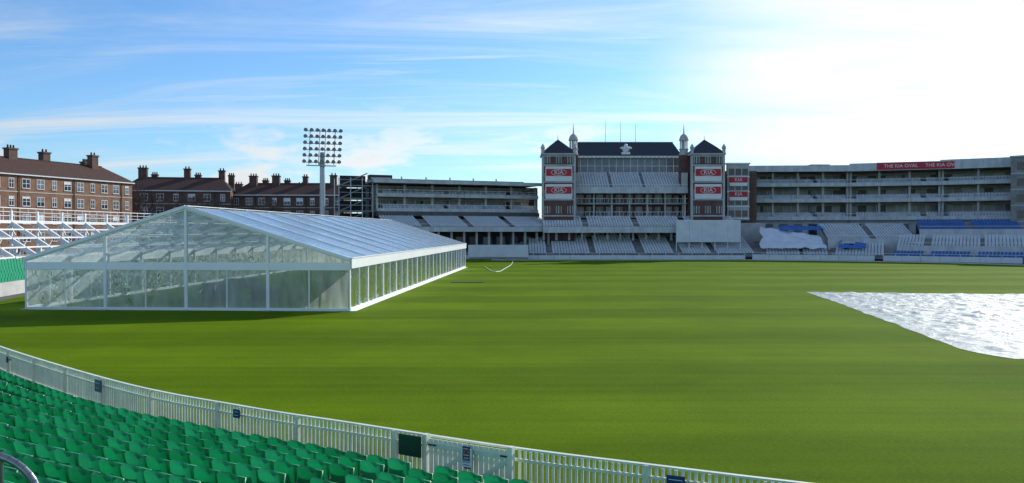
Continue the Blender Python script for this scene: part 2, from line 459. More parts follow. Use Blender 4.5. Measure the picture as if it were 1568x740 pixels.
for v,fr in ((0,1),(TL,0)):
    MQ.box('gable_beams',FWHITE,Ft,.1,TW-.1,v-.07,v+.05,2.68,3.18)
    for i in range(1,4):
        u=TW*i/4; w=.085
        MQ.box('gable_posts',FWHITE,Ft,u-w,u+w,v-.1,v-.075 if fr else v+.1,0,roofz(u)-.05)
        MQ.box('gable_posts',FWHITE,Ft,u-w,u+w,v-.07,v+.08,0,roofz(u)-.25)
    for i in range(8):
        u0=TW*i/8
        if i%2: MQ.box('gable_mullions',FWHITE,Ft,u0-.035,u0+.035,v-.05,v+.03,.1,2.7)
        nU=14;nZ=8;vs=[];fs=[];ph=random.random()*6; am=random.uniform(.03,.075)
        for a in range(nU+1):
            for b_ in range(nZ+1):
                u=u0+TW/8*a/nU; zz=.12+2.6*b_/nZ
                vs.append(Ft(u,v+am*math.sin(a*1.3+ph+b_*.6)*math.sin(math.pi*a/nU),zz))
        for a in range(nU):
            for b_ in range(nZ):
                q=a*(nZ+1)+b_; fs.append((q,q+1,q+nZ+2,q+nZ+1))
        MQ.mesh('wall_sheets',PVCW,vs,fs,True)
    MQ.box('gable_base',FWHITE,Ft,0,TW,v-.06,v+.06,.006,.19)
    for i in range(4):
        u0,u1=TW*i/4,TW*(i+1)/4
        MQ.poly('gable_sheets',PVCG,[Ft(u0,v,3.15),Ft(u1,v,3.15),Ft(u1,v,max(3.16,roofz(u1)-.1)),Ft(u0,v,max(3.16,roofz(u0)-.1))])
    for ue in (0,TW):
        a=Ft(ue,v-.12,EV-.02); b=Ft(TW/2,v-.12,RG+.0)
        MQ.beam('verge_beams',FWHITE,a,b,.08,.2)
for i in range(5): MQ.box('base_plates',STEEL,Ft,TW*i/4-.2,TW*i/4+.2,-.35,-.08,.003,.05)
MQ.done()
ST=Thing('stacked_flooring')
DG=mat('dark_matting',(.035,.05,.045),.8,.4,3)
for (u,v,w,d,n) in ((9.2,6,2.4,1.4,8),(12.6,7,1.6,1.4,5),(15.5,16,2.4,1.2,5),(5,20,3,1.5,5),(18,30,2.4,1.5,6)):
    for k in range(n):
        j=random.uniform(-.12,.12); ST.box('panels',DG,Ft,u+j,u+w+j,v+j,v+d+j,.03+k*.17,.03+k*.17+.14)
ST.done()

HM=Thing('rubber_mat'); Fm=frame(-5.2,82,0)
for k in range(3): HM.box('strips',BLACK,Fm,k*1.1-1,k*1.1+.05,0,.8,.004,.05)
HM.done()
HS=Thing('hose')
pts=catmull([(-5,126),(-4,118),(-2.6,105),(-1.6,104),(-1.0,112),(-.2,124),(.2,140),(.2,142)],1.0)
for a,b in zip(pts[:-1],pts[1:]): HS.tube('hose',WHITE,(a.x,a.y,.07),(b.x,b.y,.07),.04,n=6)
HS.done()
BL=Thing('boundary_rope')
rp=offset(bp_,5,-1)
rp=[p for p in rp if p.y>100 and p.x>-6]
for a,b in zip(rp[:-1],rp[1:]): BL.tube('rope',WHITE,(a.x,a.y,.06),(b.x,b.y,.06),.055,n=6)
BL.done()

# ------------------------------------------------------------------ pitch cover
def cover_mat():
    m,nt,out=newmat('wicket_cover_sheet'); L=nt.links
    tc=N(nt,'ShaderNodeTexCoord')
    n1=N(nt,'ShaderNodeTexNoise'); n1.inputs['Scale'].default_value=1.6; n1.inputs['Detail'].default_value=8; n1.inputs['Distortion'].default_value=1.5; n1.inputs['Roughness'].default_value=.65
    L.new(tc.outputs['Object'],n1.inputs['Vector'])
    b=N(nt,'ShaderNodeBsdfPrincipled'); b.inputs['Roughness'].default_value=.5; b.inputs['Specular IOR Level'].default_value=.25
    r=N(nt,'ShaderNodeValToRGB'); r.color_ramp.elements[0].color=(.20,.28,.28,1); r.color_ramp.elements[1].color=(.38,.46,.46,1)
    r.color_ramp.elements[0].position=.3; r.color_ramp.elements[1].position=.65
    L.new(n1.outputs['Fac'],r.inputs[0]); L.new(r.outputs[0],b.inputs['Base Color'])
    bp=N(nt,'ShaderNodeBump'); bp.inputs['Strength'].default_value=.9; bp.inputs['Distance'].default_value=.15
    L.new(n1.outputs['Fac'],bp.inputs['Height']); L.new(bp.outputs[0],b.inputs['Normal']); L.new(b.outputs[0],out.inputs[0]); return m
PC=Thing('pitch_cover')
nx,ny=220,220; vs=[];fs=[]
for j in range(ny+1):
    t=j/ny
    yl=68.8+(32.6-68.8)*t
    xl=25.2+(19.3-25.2)*t**1.1
    if t>.9: xl+= (t-.9)*(t-.9)*120
    for i in range(nx+1):
        s_=i/nx; x=xl+(60-xl)*s_; y=yl-(s_*5*(1-t))
        edge=min(1,min(s_*30,min(t,1-t)*30))
        seam=.05*max(0,1-abs(((x+.1*y)%4.5)-2.2)/.25)
        zz=.02+edge*.16*abs(noise.fractal(Vector((x*.8,y*.5,0)),1,2,5))+edge*(.02+seam)
        x+= .3*noise.noise(Vector((y*.5,3,0)))*(1 if i==0 else 0); y+=.3*noise.noise(Vector((x*.5,7,0)))*(1 if j==ny else 0)
        vs.append((x,y,zz))
for j in range(ny):
    for i in range(nx):
        q=j*(nx+1)+i; fs.append((q,q+nx+1,q+nx+2,q+1))
PC.mesh('sheet',cover_mat(),vs,fs,True); PC.done(True)

# ------------------------------------------------------------------ brick flats
def window(T,Fm,u,z,w,h,v=0.,bars=1):
    T.box('window_glass',GLASS,Fm,u-w/2,u+w/2,v-.02,v+.04,z-h/2,z+h/2)
    t=.07
    for (a,b,c,d) in ((u-w/2-t,u-w/2,z-h/2-t,z+h/2+t),(u+w/2,u+w/2+t,z-h/2-t,z+h/2+t),(u-w/2,u+w/2,z+h/2,z+h/2+t),(u-w/2,u+w/2,z-h/2-t,z-h/2)):
        T.box('window_frames',WHITE,Fm,a,b,v-.05,v+.03,c,d)
    for k in range(bars): 
        x=u-w/2+w*(k+1)/(bars+1); T.box('window_bars',WHITE,Fm,x-.035,x+.035,v-.045,v-.021,z-h/2,z+h/2)
    T.box('window_bars',WHITE,Fm,u-w/2,u+w/2,v-.04,v-.0215,z-.03,z+.03)
    T.box('window_blinds',PGLASS if random.random()<.6 else WHITE,Fm,u-w/2+.01,u+w/2-.01,v-.026,v-.0205,z+h/2-h*random.choice((.2,.3,.5,.1,.9)),z+h/2)
def chimney(T,Fm,u,v,z0,z1,w=2.0,d=1.0,n=4,m=BRICKD):
    T.box('chimney_stacks',m,Fm,u-w/2,u+w/2,v-d/2,v+d/2,z0,z1)
    T.box('chimney_caps',m,Fm,u-w/2-.12,u+w/2+.12,v-d/2-.12,v+d/2+.12,z1,z1+.25)
    for k in range(n):
        x=u-w/2+w*(k+.5)/n; p=Fm(x,v,z1+.25); T.tube('chimney_pots',TILE,p,(p[0],p[1],p[2]+.5),.16,.12,8)
def flats(A,B,depth,eave,ridge,floors,wsp,brick,chims,ch=3.0,name='brick_flats'):
    T=Thing(name); Fm,L=frameAB(A,B)
    T.box('walls',brick,Fm,0,L,0,depth,0,eave)
    T.box('eaves',WHITE,Fm,-.3,L+.3,-.35,-.003,eave-.12,eave+.1)
    T.box('string_course',LCONC,Fm,0,L,-.06,-.002,eave-2.75,eave-2.6)
    e=.4
    r0,r1=Fm(2.5,depth/2,ridge),Fm(L-2.5,depth/2,ridge)
    a,b,c,d=Fm(-.3,-e,eave+.1),Fm(L+.3,-e,eave+.1),Fm(L+.3,depth+e,eave+.1),Fm(-.3,depth+e,eave+.1)
    T.poly('roof',TILE,[a,b,r1,r0]); T.poly('roof',TILE,[c,d,r0,r1])
    T.poly('roof',TILE,[b,c,r1]); T.poly('roof',TILE,[d,a,r0])
    T.beam('ridge_tiles',TILE,r0,r1,.3,.2)
    n=int(L/wsp)
    for f in range(floors):
        z=eave-1.35-f*2.75
        if z<1: break
        for k in range(n):
            u=(k+.5)*L/n
            w=1.3 if (k%3) else .8
            window(T,Fm,u,z,w,1.35)
            T.box('sills',LCONC,Fm,u-w/2-.1,u+w/2+.1,-.1,-.052,z-.84,z-.76)
    for k in range(n+1):
        if k%4==2:
            p=Fm(k*L/n,-.1,0); T.tube('drainpipes',BLACK,p,(p[0],p[1],eave-.1),.06,n=6)
    for u in chims:
        rw=random.uniform(.9,1.9)
        chimney(T,Fm,u*L,depth/2+random.uniform(-1,1),ridge-1.5,ridge+ch*random.uniform(.4,.62),rw,1.1,max(2,int(rw*2)))
        if L>18 and random.random()<.6: chimney(T,Fm,u*L+1.6,depth*.8,ridge-3,ridge+ch*.2,1.2,1.0,3)
    T.done()
flats((-83,98),(-69,146),9,14.0,16.9,5,2.55,BRICK,(.1,.3,.46,.58,.72,.90),3.2)
flats((-79.5,163),(-58.5,167),10,13.6,16.6,5,2.7,BRICKD,(.15,.56,.88),3.0)
flats((-60,171),(-36,172),10,13.0,15.8,5,2.6,BRICKD,(.16,.36,.62,.88),3.0)
flats((-100,190),(-40,196),10,12.4,15.2,4,3.2,BRICKD,(.1,.3,.55,.8),3)

def bare_tree(x,y,h,seed):
    rnd=random.Random(seed); T=Thing('bare_tree')
    def br(p,d,l,r,k):
        q=p+d*l; T.tube('branches',BARK,p,q,r,r*.7,6 if k<2 else 4,False)
        if k>=6 or r<.006: return
        n=3 if k<4 else 4
        for i in range(n):
            nd=(d+Vector((rnd.uniform(-1,1),rnd.uniform(-1,1),rnd.uniform(-.2,.7)))*.55).normalized()
            br(q if i else q,nd,l*rnd.uniform(.62,.85),max(.012,r*.62),k+1)
    br(Vector((x,y,0)),Vector((0,0,1)),h*.3,h*.02,0); T.done()
bare_tree(-71,152,13,3); bare_tree(-62,160,11.5,5); bare_tree(-56,158,11,9); bare_tree(-50,160,10.5,12)

# ------------------------------------------------------------------ left stand (white steel)
LS=Thing('steel_grandstand')
lp=catmull([(-37,50),(-39.5,57),(-41.2,66),(-43,78),(-44,95),(-43,112),(-41,124),(-39,130)],2.0)
GS2=mat('green_seat_plastic_plain',(.015,.33,.17),.45,.15,1)
terrace(LS,lp,1,1.2,6,.8,.25,.5,GS2,step=.55)
wl=lp
for i in range(len(wl)-1):
    a,b=wl[i],wl[i+1]
    LS.beam('boundary_wall',LCONC,(a.x,a.y,.55),(b.x,b.y,.55),.25,1.1)
rail=offset(lp,12.5,1)
for (p,ang,d) in walk(lp,4.6,2):
    Fm=frame(p.x,p.y,ang)
    LS.beam('raker_beams',WHITE,Fm(0,6.2,1.9),Fm(0,12.5,6.2),.3,.5)
    LS.beam('columns',WHITE,Fm(0,12.5,0),Fm(0,12.5,7.6),.25)
    LS.beam('columns',WHITE,Fm(0,9.3,0),Fm(0,9.3,3.8),.25)
    LS.beam('braces',WHITE,Fm(0,9.3,.3),Fm(0,12.5,5.6),.12)
    LS.beam('braces',WHITE,Fm(0,12.5,1),Fm(4.6,12.5,5.9),.1)
    for k in range(5):
        LS.beam('cross_bearers',WHITE,Fm(-.1,6.8+k*1.4,2.6+k*.95),Fm(4.7,6.8+k*1.4,2.6+k*.95),.14,.16)
    for k in (0,2):
        LS.box('deck_panels',CONC,Fm,.3,4.3,6.9+k*1.4,8.1+k*1.4,2.72+k*.95,2.8+k*.95)
for zz,w in ((6.3,.3),(7.0,.06),(7.45,.06),(7.9,.09)):
    for a,b in zip(rail[:-1],rail[1:]): LS.beam('rear_railing',WHITE,(a.x,a.y,zz),(b.x,b.y,zz),w)
for (p,ang,d) in walk(rail,1.6): LS.tube('rail_posts',WHITE,(p.x,p.y,6.3),(p.x,p.y,7.95),.05,n=6)
LS.done()

# ------------------------------------------------------------------ floodlight
FL=Thing('floodlight_mast')
fx,fy=-34.2,145
FL.tube('pole',STEEL,(fx,fy,0),(fx,fy,19.5),.62,.42,16)
FL.tube('collar',STEEL,(fx,fy,17.2),(fx,fy,17.6),.6,.6,16)
Fh=frame(fx,fy-.7,R(18))
for r in range(6):
    z=17.6+r*1.12; off=.0+r*.06
    FL.beam('crossarms',STEEL,Fh(-3.3+off*1,0,z),Fh(3.3+off,0,z),.12)
    for c in range(7):
        u=-3.05+c*1.02+off
        a=Vector(Fh(u,-.35,z+.28)); dd=(Vector(Fh(u,-1.35,z-.35))-a).normalized()
        FL.tube('lamp_housings',BLACK,a-dd*.1,a+dd*.32,.2,.36,10)
        FL.tube('lamp_lenses',LAMPF,a+dd*.321,a+dd*.34,.31,.31,10)
        FL.beam('lamp_brackets',STEEL,Fh(u,0,z),a,.07)
for u in (-2.2,-.5,.5,2.2): FL.beam('head_struts',STEEL,Fh(u,.12,17.2),Fh(u+.3,.12,23.6),.12)
FL.box('walkway',STEEL,Fh,-2.6,2.6,-.2,.7,17.0,17.12)
FL.done()

# ------------------------------------------------------------------ grandstand levels
def level(T,Fm,L,z,h,depth=6,bay=5.5,back=DARK,seats=3,rail=True,parapet=.55,fascia=LCONC,seed=0,pal=None):
    rnd=random.Random(seed)
    pal=pal or [GLASS,PGLASS,GLASS,LCONC,PGLASS]
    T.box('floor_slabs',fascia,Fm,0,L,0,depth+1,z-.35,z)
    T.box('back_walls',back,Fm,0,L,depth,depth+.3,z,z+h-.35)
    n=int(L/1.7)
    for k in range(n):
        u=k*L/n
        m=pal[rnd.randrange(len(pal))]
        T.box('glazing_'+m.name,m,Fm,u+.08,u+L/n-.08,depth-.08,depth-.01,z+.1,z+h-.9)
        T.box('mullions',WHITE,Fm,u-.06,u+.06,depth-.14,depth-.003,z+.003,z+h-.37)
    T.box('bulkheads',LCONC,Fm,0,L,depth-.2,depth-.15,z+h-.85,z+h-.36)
    nb_=max(2,int(L/bay))
    for k in range(nb_+1):
        u=min(L-.2,max(.2,k*L/nb_)); T.box('columns',LCONC,Fm,u-.2,u+.2,.9,1.3,z+.003,z+h-.353)
    if parapet:
        k=0.; 
        while k<L-.1:
            w=min(L-k,2.9); T.box('parapets',WCONC,Fm,k,k+w-.05,-.08,-.003,z-.3,z+parapet); k+=2.9
    if rail:
        T.box('handrails',WHITE,Fm,0,L,-.06,.0,z+1.0,z+1.07)
        for k in range(int(L/1.3)+1): T.box('balusters',WHITE,Fm,k*1.3-.03,k*1.3+.03,-.05,-.005,z+parapet,z+1.0)
    for s_ in range(seats):
        zz=z+.05+s_*.32
        for k in range(int(L/.55)):
            u=.3+k*.55
            if (k%24) in (0,1): continue
            T.box('seats',WSEAT,Fm,u,u+.46,1.4+s_*.85,1.5+s_*.85,zz+.25,zz+.75)
        T.box('seat_steps',CONC,Fm,0,L,1.35+s_*.85,min(depth-.2,2.2+s_*.85),z+.004,zz+.1)

W1=Thing('grandstand')
A,B=(-25.5,152),(5.4,164.5); Fm,L=frameAB(A,B)
W1.box('roof',LCONC,Fm,-1,L+.6,-1.6,12,14.6,14.95)
W1.box('roof_fascia',WCONC,Fm,-1,L+.6,-1.7,-1.603,14.4,15.05)
W1.box('roof_upstand',CONC,Fm,2,L-2,3,10,14.95,15.5)
W1.box('core',DCONC,Fm,0,L+3,7.2,14,0,14.55)
level(W1,Fm,L,12.2,2.4,5,5,seats=1,seed=1,parapet=.35)
level(W1,Fm,L,9.4,2.8,5,5,seats=2,seed=2,parapet=.3)
W1.box('soffit_band',DCONC,Fm,0,L,-.5,4,8.2,9.0)
p1=[Vector(Fm(u,-7.5,0)[:2]) for u in (0,L)]
pm=[p1[0]+(p1[1]-p1[0])*t/8 for t in range(9)]
terrace(W1,pm,1,0,8,.85,.26,5.8,WSEAT,aisles=((7,8.2),(15.5,16.6),(24,25.2)),step=.56,sh=.3)
W1.box('tier_fascia',WCONC,Fm,0,L,-7.6,-7.5,5.2,6.1)
W1.box('tier_rail',WHITE,Fm,0,L,-7.55,-7.5,6.6,6.66)
for k in range(14): W1.box('tier_columns',LCONC,Fm,k*2.5,k*2.5+.35,-6.5,-6.1,0,5.3)
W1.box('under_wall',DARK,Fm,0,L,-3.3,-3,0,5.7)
for k in range(12): W1.box('under_doors',[GLASS,PGLASS,CONC][k%3],Fm,k*2.8+.5,k*2.8+2.2,-3.36,-3.31,1,4.2)
W1.box('roof_plant',BLACK,Fm,-1,3.4,2,4,15.0,16.1)
W1.box('roof_plant_stripe',LCONC,Fm,-.8,3.2,1.96,1.99,15.3,15.6)
for k in range(5): W1.tube('roof_vents',STEEL,Fm(6+k*5,5,15.5),Fm(6+k*5,5,16.1),.15)
for lv in range(6):
    W1.box('end_landings',CONC,Fm,-7,-.5,1,6,2.4*lv+1.8,2.4*lv+2.0)
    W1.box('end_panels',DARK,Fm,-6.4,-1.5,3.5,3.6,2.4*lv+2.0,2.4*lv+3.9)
    W1.beam('end_rails',STEEL,Fm(-7,1,2.4*lv+3.0),Fm(-.5,1,2.4*lv+3.0),.07)
    W1.beam('end_stairs',CONC,Fm(-6.5,2,2.4*lv+2),Fm(-1.5,2,2.4*lv+4.3),.9,.2)
for u in (-7,-4.8,-2.6,-.6): 
    for v in (1,6): W1.beam('end_posts',STEEL,Fm(u,v,0),Fm(u,v,15.4),.14)
W1.done()

LT=Thing('lower_seating_terrace')
bpath=[Vector((x,151.6)) for x in range(-16,48,2)]
terrace(LT,bpath,1,1.0,11,.85,.30,.8,WSEAT,aisles=((0,19.5),(22.6,23.6),(30.8,32.2),(39.5,41),(47,48.2),(54,55)),step=.55,sh=.33)
for (p,ang,d) in walk(bpath,2.5): LT.tube('rail_posts',WHITE,(p.x,p.y,0),(p.x,p.y,1.2),.05,n=6)
F0=frame(-16,151.5,0)
for k in range(20): LT.box('boundary_wall',SCREEN,F0,k*3,k*3+2.95,.1,.3,0,.75)
LT.box('boundary_rail',WHITE,F0,0,60,.1,.16,1.15,1.2)
LT.done()
SS=Thing('sight_screen'); Fs=frame(-8.1,149.4,0)
for k in range(6): SS.box('panels',SCREEN,Fs,k*1.85,k*1.85+1.82,0,.12,.5,2.75)
for k in range(7): SS.box('frame',WHITE,Fs,k*1.85-.05,k*1.85+.05,.13,.25,.1,2.75)
SS.box('base',CONC,Fs,0,11.1,-.2,.8,.06,.35); SS.done()
SS=Thing('sight_screen'); Fs=frame(31.6,154.2,0)
for k in range(5): SS.box('panels',SCREEN,Fs,k*2.46,k*2.46+2.43,0,.15,3.2,7.2)
for k in range(6): SS.box('frame',WHITE,Fs,k*2.46-.06,k*2.46+.06,.16,.3,0,7.25)
SS.box('top_rail',WHITE,Fs,0,12.3,.02,.3,7.21,7.4); SS.done()

# ------------------------------------------------------------------ pavilion
PV=Thing('cricket_pavilion')
Fp=frame(6.0,160,0); PW=36.0
BR2=mat('pavilion_brick',(.15,.075,.065),.85,.35,1.5)
tp=[Vector((x,155.5)) for x in range(6,45,2)]
terrace(PV,tp,1,0,7,.85,.30,5.9,WSEAT,aisles=((7.6,8.8),(17.5,18.7),(27,28.2)),step=.55,sh=.33)
PV.box('tier_fascia',WCONC,Fp,0,38,-4.62,-4.5,5.0,6.2)
PV.box('tier_rail',WHITE,Fp,0,38,-4.6,-4.54,6.85,6.92)
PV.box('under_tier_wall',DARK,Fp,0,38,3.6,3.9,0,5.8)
for k in range(16): PV.box('tier_columns',LCONC,Fp,k*2.5,k*2.5+.4,-2.8,-2.4,3.5,5.2)
for k in range(14): PV.box('tier_doors',[PGLASS,GLASS,LCONC][k%3],Fp,k*2.7+.4,k*2.7+1.9,3.5,3.59,4.1,5.6)
PV.box('main_walls',BR2,Fp,6.4,PW-6.6,4.5,22,0,13.4)
for lv,z in enumerate((8.3,11.0)):
    for k in range(11):
        u=7.2+k*2.0
        PV.box('windows',GLASS if (k+lv)%3 else PGLASS,Fp,u,u+1.45,4.3,4.49,z+.2,z+2.0)
        PV.box('window_surrounds',LCONC,Fp,u-.1,u+1.55,4.42,4.495,z+.05,z+.18)
        PV.box('window_bars',WHITE,Fp,u+.69,u+.76,4.26,4.295,z+.2,z+2.0)
    PV.box('stone_bands',LCONC,Fp,6.4,PW-6.6,4.35,4.497,z-.25,z-.05)
    PV.box('balcony_slabs',LCONC,Fp,6.4,PW-6.6,2.2,4.34,z-.25,z-.06)
    PV.box('balcony_rails',WHITE,Fp,6.4,PW-6.6,2.2,2.26,z+.85,z+.93)
    for k in range(30): PV.box('balusters',WHITE,Fp,6.5+k*.77,6.55+k*.77,2.2,2.25,z-.05,z+.85)
    for k in range(7): PV.box('columns',LCONC,Fp,6.8+k*3.6,7.1+k*3.6,2.4,2.7,z-.05,z+2.45)
bp2=[Vector((6+7.6+x,161.0)) for x in range(0,20,2)]+[Vector((34.8,161.0))]
terrace(PV,bp2,1,0,8,.8,.46,13.6,WSEAT,aisles=((6,6.7),(12.6,13.3)),step=.55,sh=.4)
PV.box('balcony_front',WCONC,Fp,6.6,PW-6.8,.8,.95,12.9,14.1)
PV.box('balcony_under',DCONC,Fp,6.6,PW-6.8,.96,4.4,13.0,13.3)
PV.box('balcony_rail',WHITE,Fp,6.6,PW-6.8,.8,.86,14.6,14.68)
for u in (6.5,PW-8.0): 
    PV.box('balcony_sides',LCONC,Fp,u,u+1.2,1,9,13.4,17.0)
PV.box('top_glazing',PGLASS,Fp,6.6,PW-6.8,8.6,8.8,16.8,20.6)
for k in range(16): PV.box('top_mullions',WHITE,Fp,6.8+k*1.5,6.9+k*1.5,8.45,8.59,16.8,20.6)
PV.box('top_transom',WHITE,Fp,6.6,PW-6.8,8.46,8.595,18.9,19.0)
PV.box('cornice',WHITE,Fp,6.3,PW-6.3,7.6,9.2,20.6,21.0)
for k in range(26): PV.box('dentils',LCONC,Fp,7+k*.87,7.3+k*.87,7.4,7.59,20.5,20.85)
a=[(6.4,7.9,21.0),(PW-6.4,7.9,21.0),(PW-6.4,21,21.0),(6.4,21,21.0)]
b=[(7.6,11.4,24.2),(PW-7.8,11.4,24.2),(PW-7.8,17.5,24.2),(7.6,17.5,24.2)]
PV.hexa('slate_roof',SLATE,[Fp(*p) for p in a+b])
PV.box('roof_cresting',LCONC,Fp,7.5,PW-7.7,11.35,11.5,24.2,24.35)
cx,cy,cz=Fp(17.8,8.2,21.6)
for dx,hh,lean in ((0,2.0,0),(-.7,1.5,-.5),(.7,1.5,.5)):
    prev=None
    for k in range(6):
        t=k/5; p=(cx+dx*t+lean*t*t,cy,cz+hh*math.sin(t*1.7)-(0.5*t*t if dx else 0)); r=.12+.3*math.sin(math.pi*min(1,t*1.0+.1))
        if prev: PV.tube('crest_plumes',WHITE,prev[0],p,prev[1],r,8)
        prev=(p,r)
PV.box('crest_coronet',WHITE,Fp,16.9,18.7,8.0,8.4,21.35,21.85)
def text(body,size,loc,mt,name,parent,rot=(math.pi/2,0,0)):
    c=bpy.data.curves.new(name,'FONT'); c.body=body; c.size=size; c.align_x='CENTER'; c.align_y='CENTER'; c.extrude=.01
    c.materials.append(mt); o=bpy.data.objects.new(name,c); o.location=loc; o.rotation_euler=rot; sc.collection.objects.link(o); o.parent=parent; return o
texts=[]
def tower(T,u0,w,zt,zp,v=-1.0,signs=((16.2,17.6),(12.7,14.1))):
    u1=u0+w
    T.box('tower_walls',BR2,Fp,u0,u1,v,v+w,0,zt)
    for uc in (u0,u1):
        T.box('tower_quoins',LCONC,Fp,uc-.22,uc+.22,v-.06,v+.5,5.5,zt-.1)
    for z in (8.2,11.4,14.9,18.2,zt-.35):
        T.box('tower_bands',LCONC,Fp,u0-.1,u1+.1,v-.12,v-.062,z,z+.28)
    for z in (8.8,12.0,15.3,18.7):
        for k in range(3):
            uu=u0+.9+k*(w-1.8)/2
            T.box('tower_windows',GLASS,Fp,uu-.45,uu+.45,v-.05,v-.003,z,z+1.5)
            T.box('tower_window_frames',WHITE,Fp,uu-.04,uu+.04,v-.08,v-.051,z,z+1.5)
            for s2 in (-.53,.47): T.box('tower_window_frames',WHITE,Fp,uu+s2,uu+s2+.06,v-.08,v-.004,z,z+1.5)
    for (z0,z1) in signs:
        T.box('sign_backing',WHITE,Fp,u0+.5,u1-.5,v-.22,v-.13,z0-1.0,z1+.5)
        T.box('sign_red',REDS,Fp,u0+.65,u1-.65,v-.26,v-.225,z0,z1)
        p=Fp((u0+u1)/2,v-.275,(z0+z1)/2)
        texts.append(('KIA',1.15,p))
        for k in range(20):
            t0,t1=2*math.pi*k/20,2*math.pi*(k+1)/20
            T.beam('sign_oval',WHITE,(p[0]+1.5*math.cos(t0),p[1],p[2]+.58*math.sin(t0)),(p[0]+1.5*math.cos(t1),p[1],p[2]+.58*math.sin(t1)),.02,.08)
    T.box('tower_cornice',LCONC,Fp,u0-.35,u1+.35,v-.35,v+w+.35,zt,zt+.3)
    e=.3
    base=[Fp(u0-e,v-e,zt+.3),Fp(u1+e,v-e,zt+.3),Fp(u1+e,v+w+e,zt+.3),Fp(u0-e,v+w+e,zt+.3)]
    mid=[Fp(u0+w*.22,v+w*.22,zt+1.9),Fp(u1-w*.22,v+w*.22,zt+1.9),Fp(u1-w*.22,v+w*.78,zt+1.9),Fp(u0+w*.22,v+w*.78,zt+1.9)]
    ap=Fp((u0+u1)/2,v+w/2,zp)
    for i in range(4):
        T.poly('tower_roof',SLATE,[base[i],base[(i+1)%4],mid[(i+1)%4],mid[i]]); T.poly('tower_roof',SLATE,[mid[i],mid[(i+1)%4],ap])
    T.tube('finial',LCONC,ap,(ap[0],ap[1],ap[2]+.9),.08,.02)
    for uc in (u0,u1):
        p=Fp(uc,v,zt+.3); T.lathe('corner_turrets',LCONC,p,[(.35,0),(.35,.9),(.5,.95),(.4,1.3),(.05,1.9),(0,2.0)],8)
tower(PV,.1,6.3,20.4,23.8); tower(PV,PW-6.4,6.3,20.4,23.8)
def cupola(u,v,z0):
    x,y,_=Fp(u,v,0)
    PV.box('cupola_base',BR2,Fp,u-.85,u+.85,v-.85,v+.85,z0-8,z0)
    PV.lathe('cupola_plinth',LCONC,(x,y,z0),[(1.0,0),(1.05,.2),(.85,.3),(.85,1.1),(1.0,1.15),(1.0,1.3),(0,1.31)],12)
    for k in range(8):
        t=2*math.pi*k/8; PV.tube('cupola_columns',WHITE,(x+.72*math.cos(t),y+.72*math.sin(t),z0+1.3),(x+.72*math.cos(t),y+.72*math.sin(t),z0+3.0),.1,n=6)
    PV.tube('cupola_core',PGLASS,(x,y,z0+1.3),(x,y,z0+3),.3,n=8)
    PV.lathe('cupola_dome',LCONC,(x,y,z0+3.0),[(1.0,0),(1.0,.2),(.9,.22),(.85,.6),(.65,1.0),(.35,1.25),(.15,1.4),(.12,1.8),(.03,3.4),(0,3.4)],12)
cupola(6.4,2.5,20.6); cupola(PW-7.3,2.5,20.6)
for u in (14.0,17.2,20.4):
    p=Fp(u,12,24.2); PV.tube('flagpoles',WHITE,p,(p[0],p[1],p[2]+(4.6 if u<20 else 4.0)),.07,.03)
pe=PV.done()
for t in texts: text(t[0],t[1],t[2],WHITE,'sign_lettering',pe)
texts.clear()
AX=Thing('pavilion_annexe'); 
def Fa(u,v,z): return (42.8+u,162+v,z)
AX.box('walls',BRICKD,Fa,-1.8,6.8,1.0,12,7.0,17.5)
AX.box('base_walls',LCONC,Fa,-1.8,8.5,.6,12,0,6.99)
AX.box('bay_front',LCONC,Fa,.6,5.0,0,1,7.5,18.8)
for z in (8.2,10.6,13.6,16.6):
    for k in range(3): AX.box('windows',GLASS,Fa,.9+k*1.35,2.0+k*1.35,-.06,-.003,z,z+1.3)
    AX.box('bands',WHITE,Fa,.5,5.1,-.12,-.003,z-.45,z-.25)
for z in (15.1,12.2):
    AX.box('sign_red',REDS,Fa,1.0,4.6,-.2,-.13,z,z+1.1); AX.box('sign_white',WHITE,Fa,1.0,4.6,-.2,-.13,z-.7,z-.02)
AX.box('parapet',WHITE,Fa,.4,5.2,-.2,1.2,18.8,19.1)
ae=AX.done()
for z in (15.65,12.75): text('KIA',1.0,(45.6,161.78,z),WHITE,'sign_lettering',ae)

# ------------------------------------------------------------------ right grandstand (curved)
RSd=Thing('curved_grandstand')
PAL=[PGLASS,LCONC,PGLASS,MIDI,GLASS,WCONC]  # paler glazing mix stands in for haze over this stand
segs=[((49.5,168),(70,166.5)),((70,166.5),(86,161)),((86,161),(97,154.5))]
for si,(A,B) in enumerate(segs):
    Fm,L=frameAB(A,B)
    RSd.box('core',LCONC,Fm,-2.5,L+2.5,8+si*.02,16,0,18.1+si*.02)
    RSd.box('roof',LCONC,Fm,-.2-(2 if si else 0),L+.2,-1.2,16,18.2+si*.01,18.6+si*.01)
    RSd.box('roof_fascia',WCONC,Fm,-.2,L+.2,-1.3,-1.203,17.6,18.9+si*.3)
    level(RSd,Fm,L,14.9,3.0,6,4.5,back=MIDI,seats=3,seed=10+si,parapet=.45,pal=PAL)
    level(RSd,Fm,L,11.6,3.3,6,4.5,back=MIDI,seats=3,seed=20+si,parapet=.45,pal=PAL)
    level(RSd,Fm,L,7.9,3.7,6,4.5,back=MIDI,seats=3,seed=30+si,parapet=.45,pal=PAL)
    RSd.box('lower_wall',LCONC,Fm,0,L,1,1.4,0,7.5)
    for k in range(int(L/3)): RSd.box('lower_openings',MIDI if k%2 else GLASS,Fm,k*3+.5,k*3+2.2,.9,.99,4.5,6.8)
RSd.tube('vent_pipe',CONC,(72,170,18.6),(72,170,19.4),.3)
RSd.box('plant_room',DCONC,frameAB((64,172),(68,172))[0],0,4,0,3,18.6,19.6)
RSd.done()
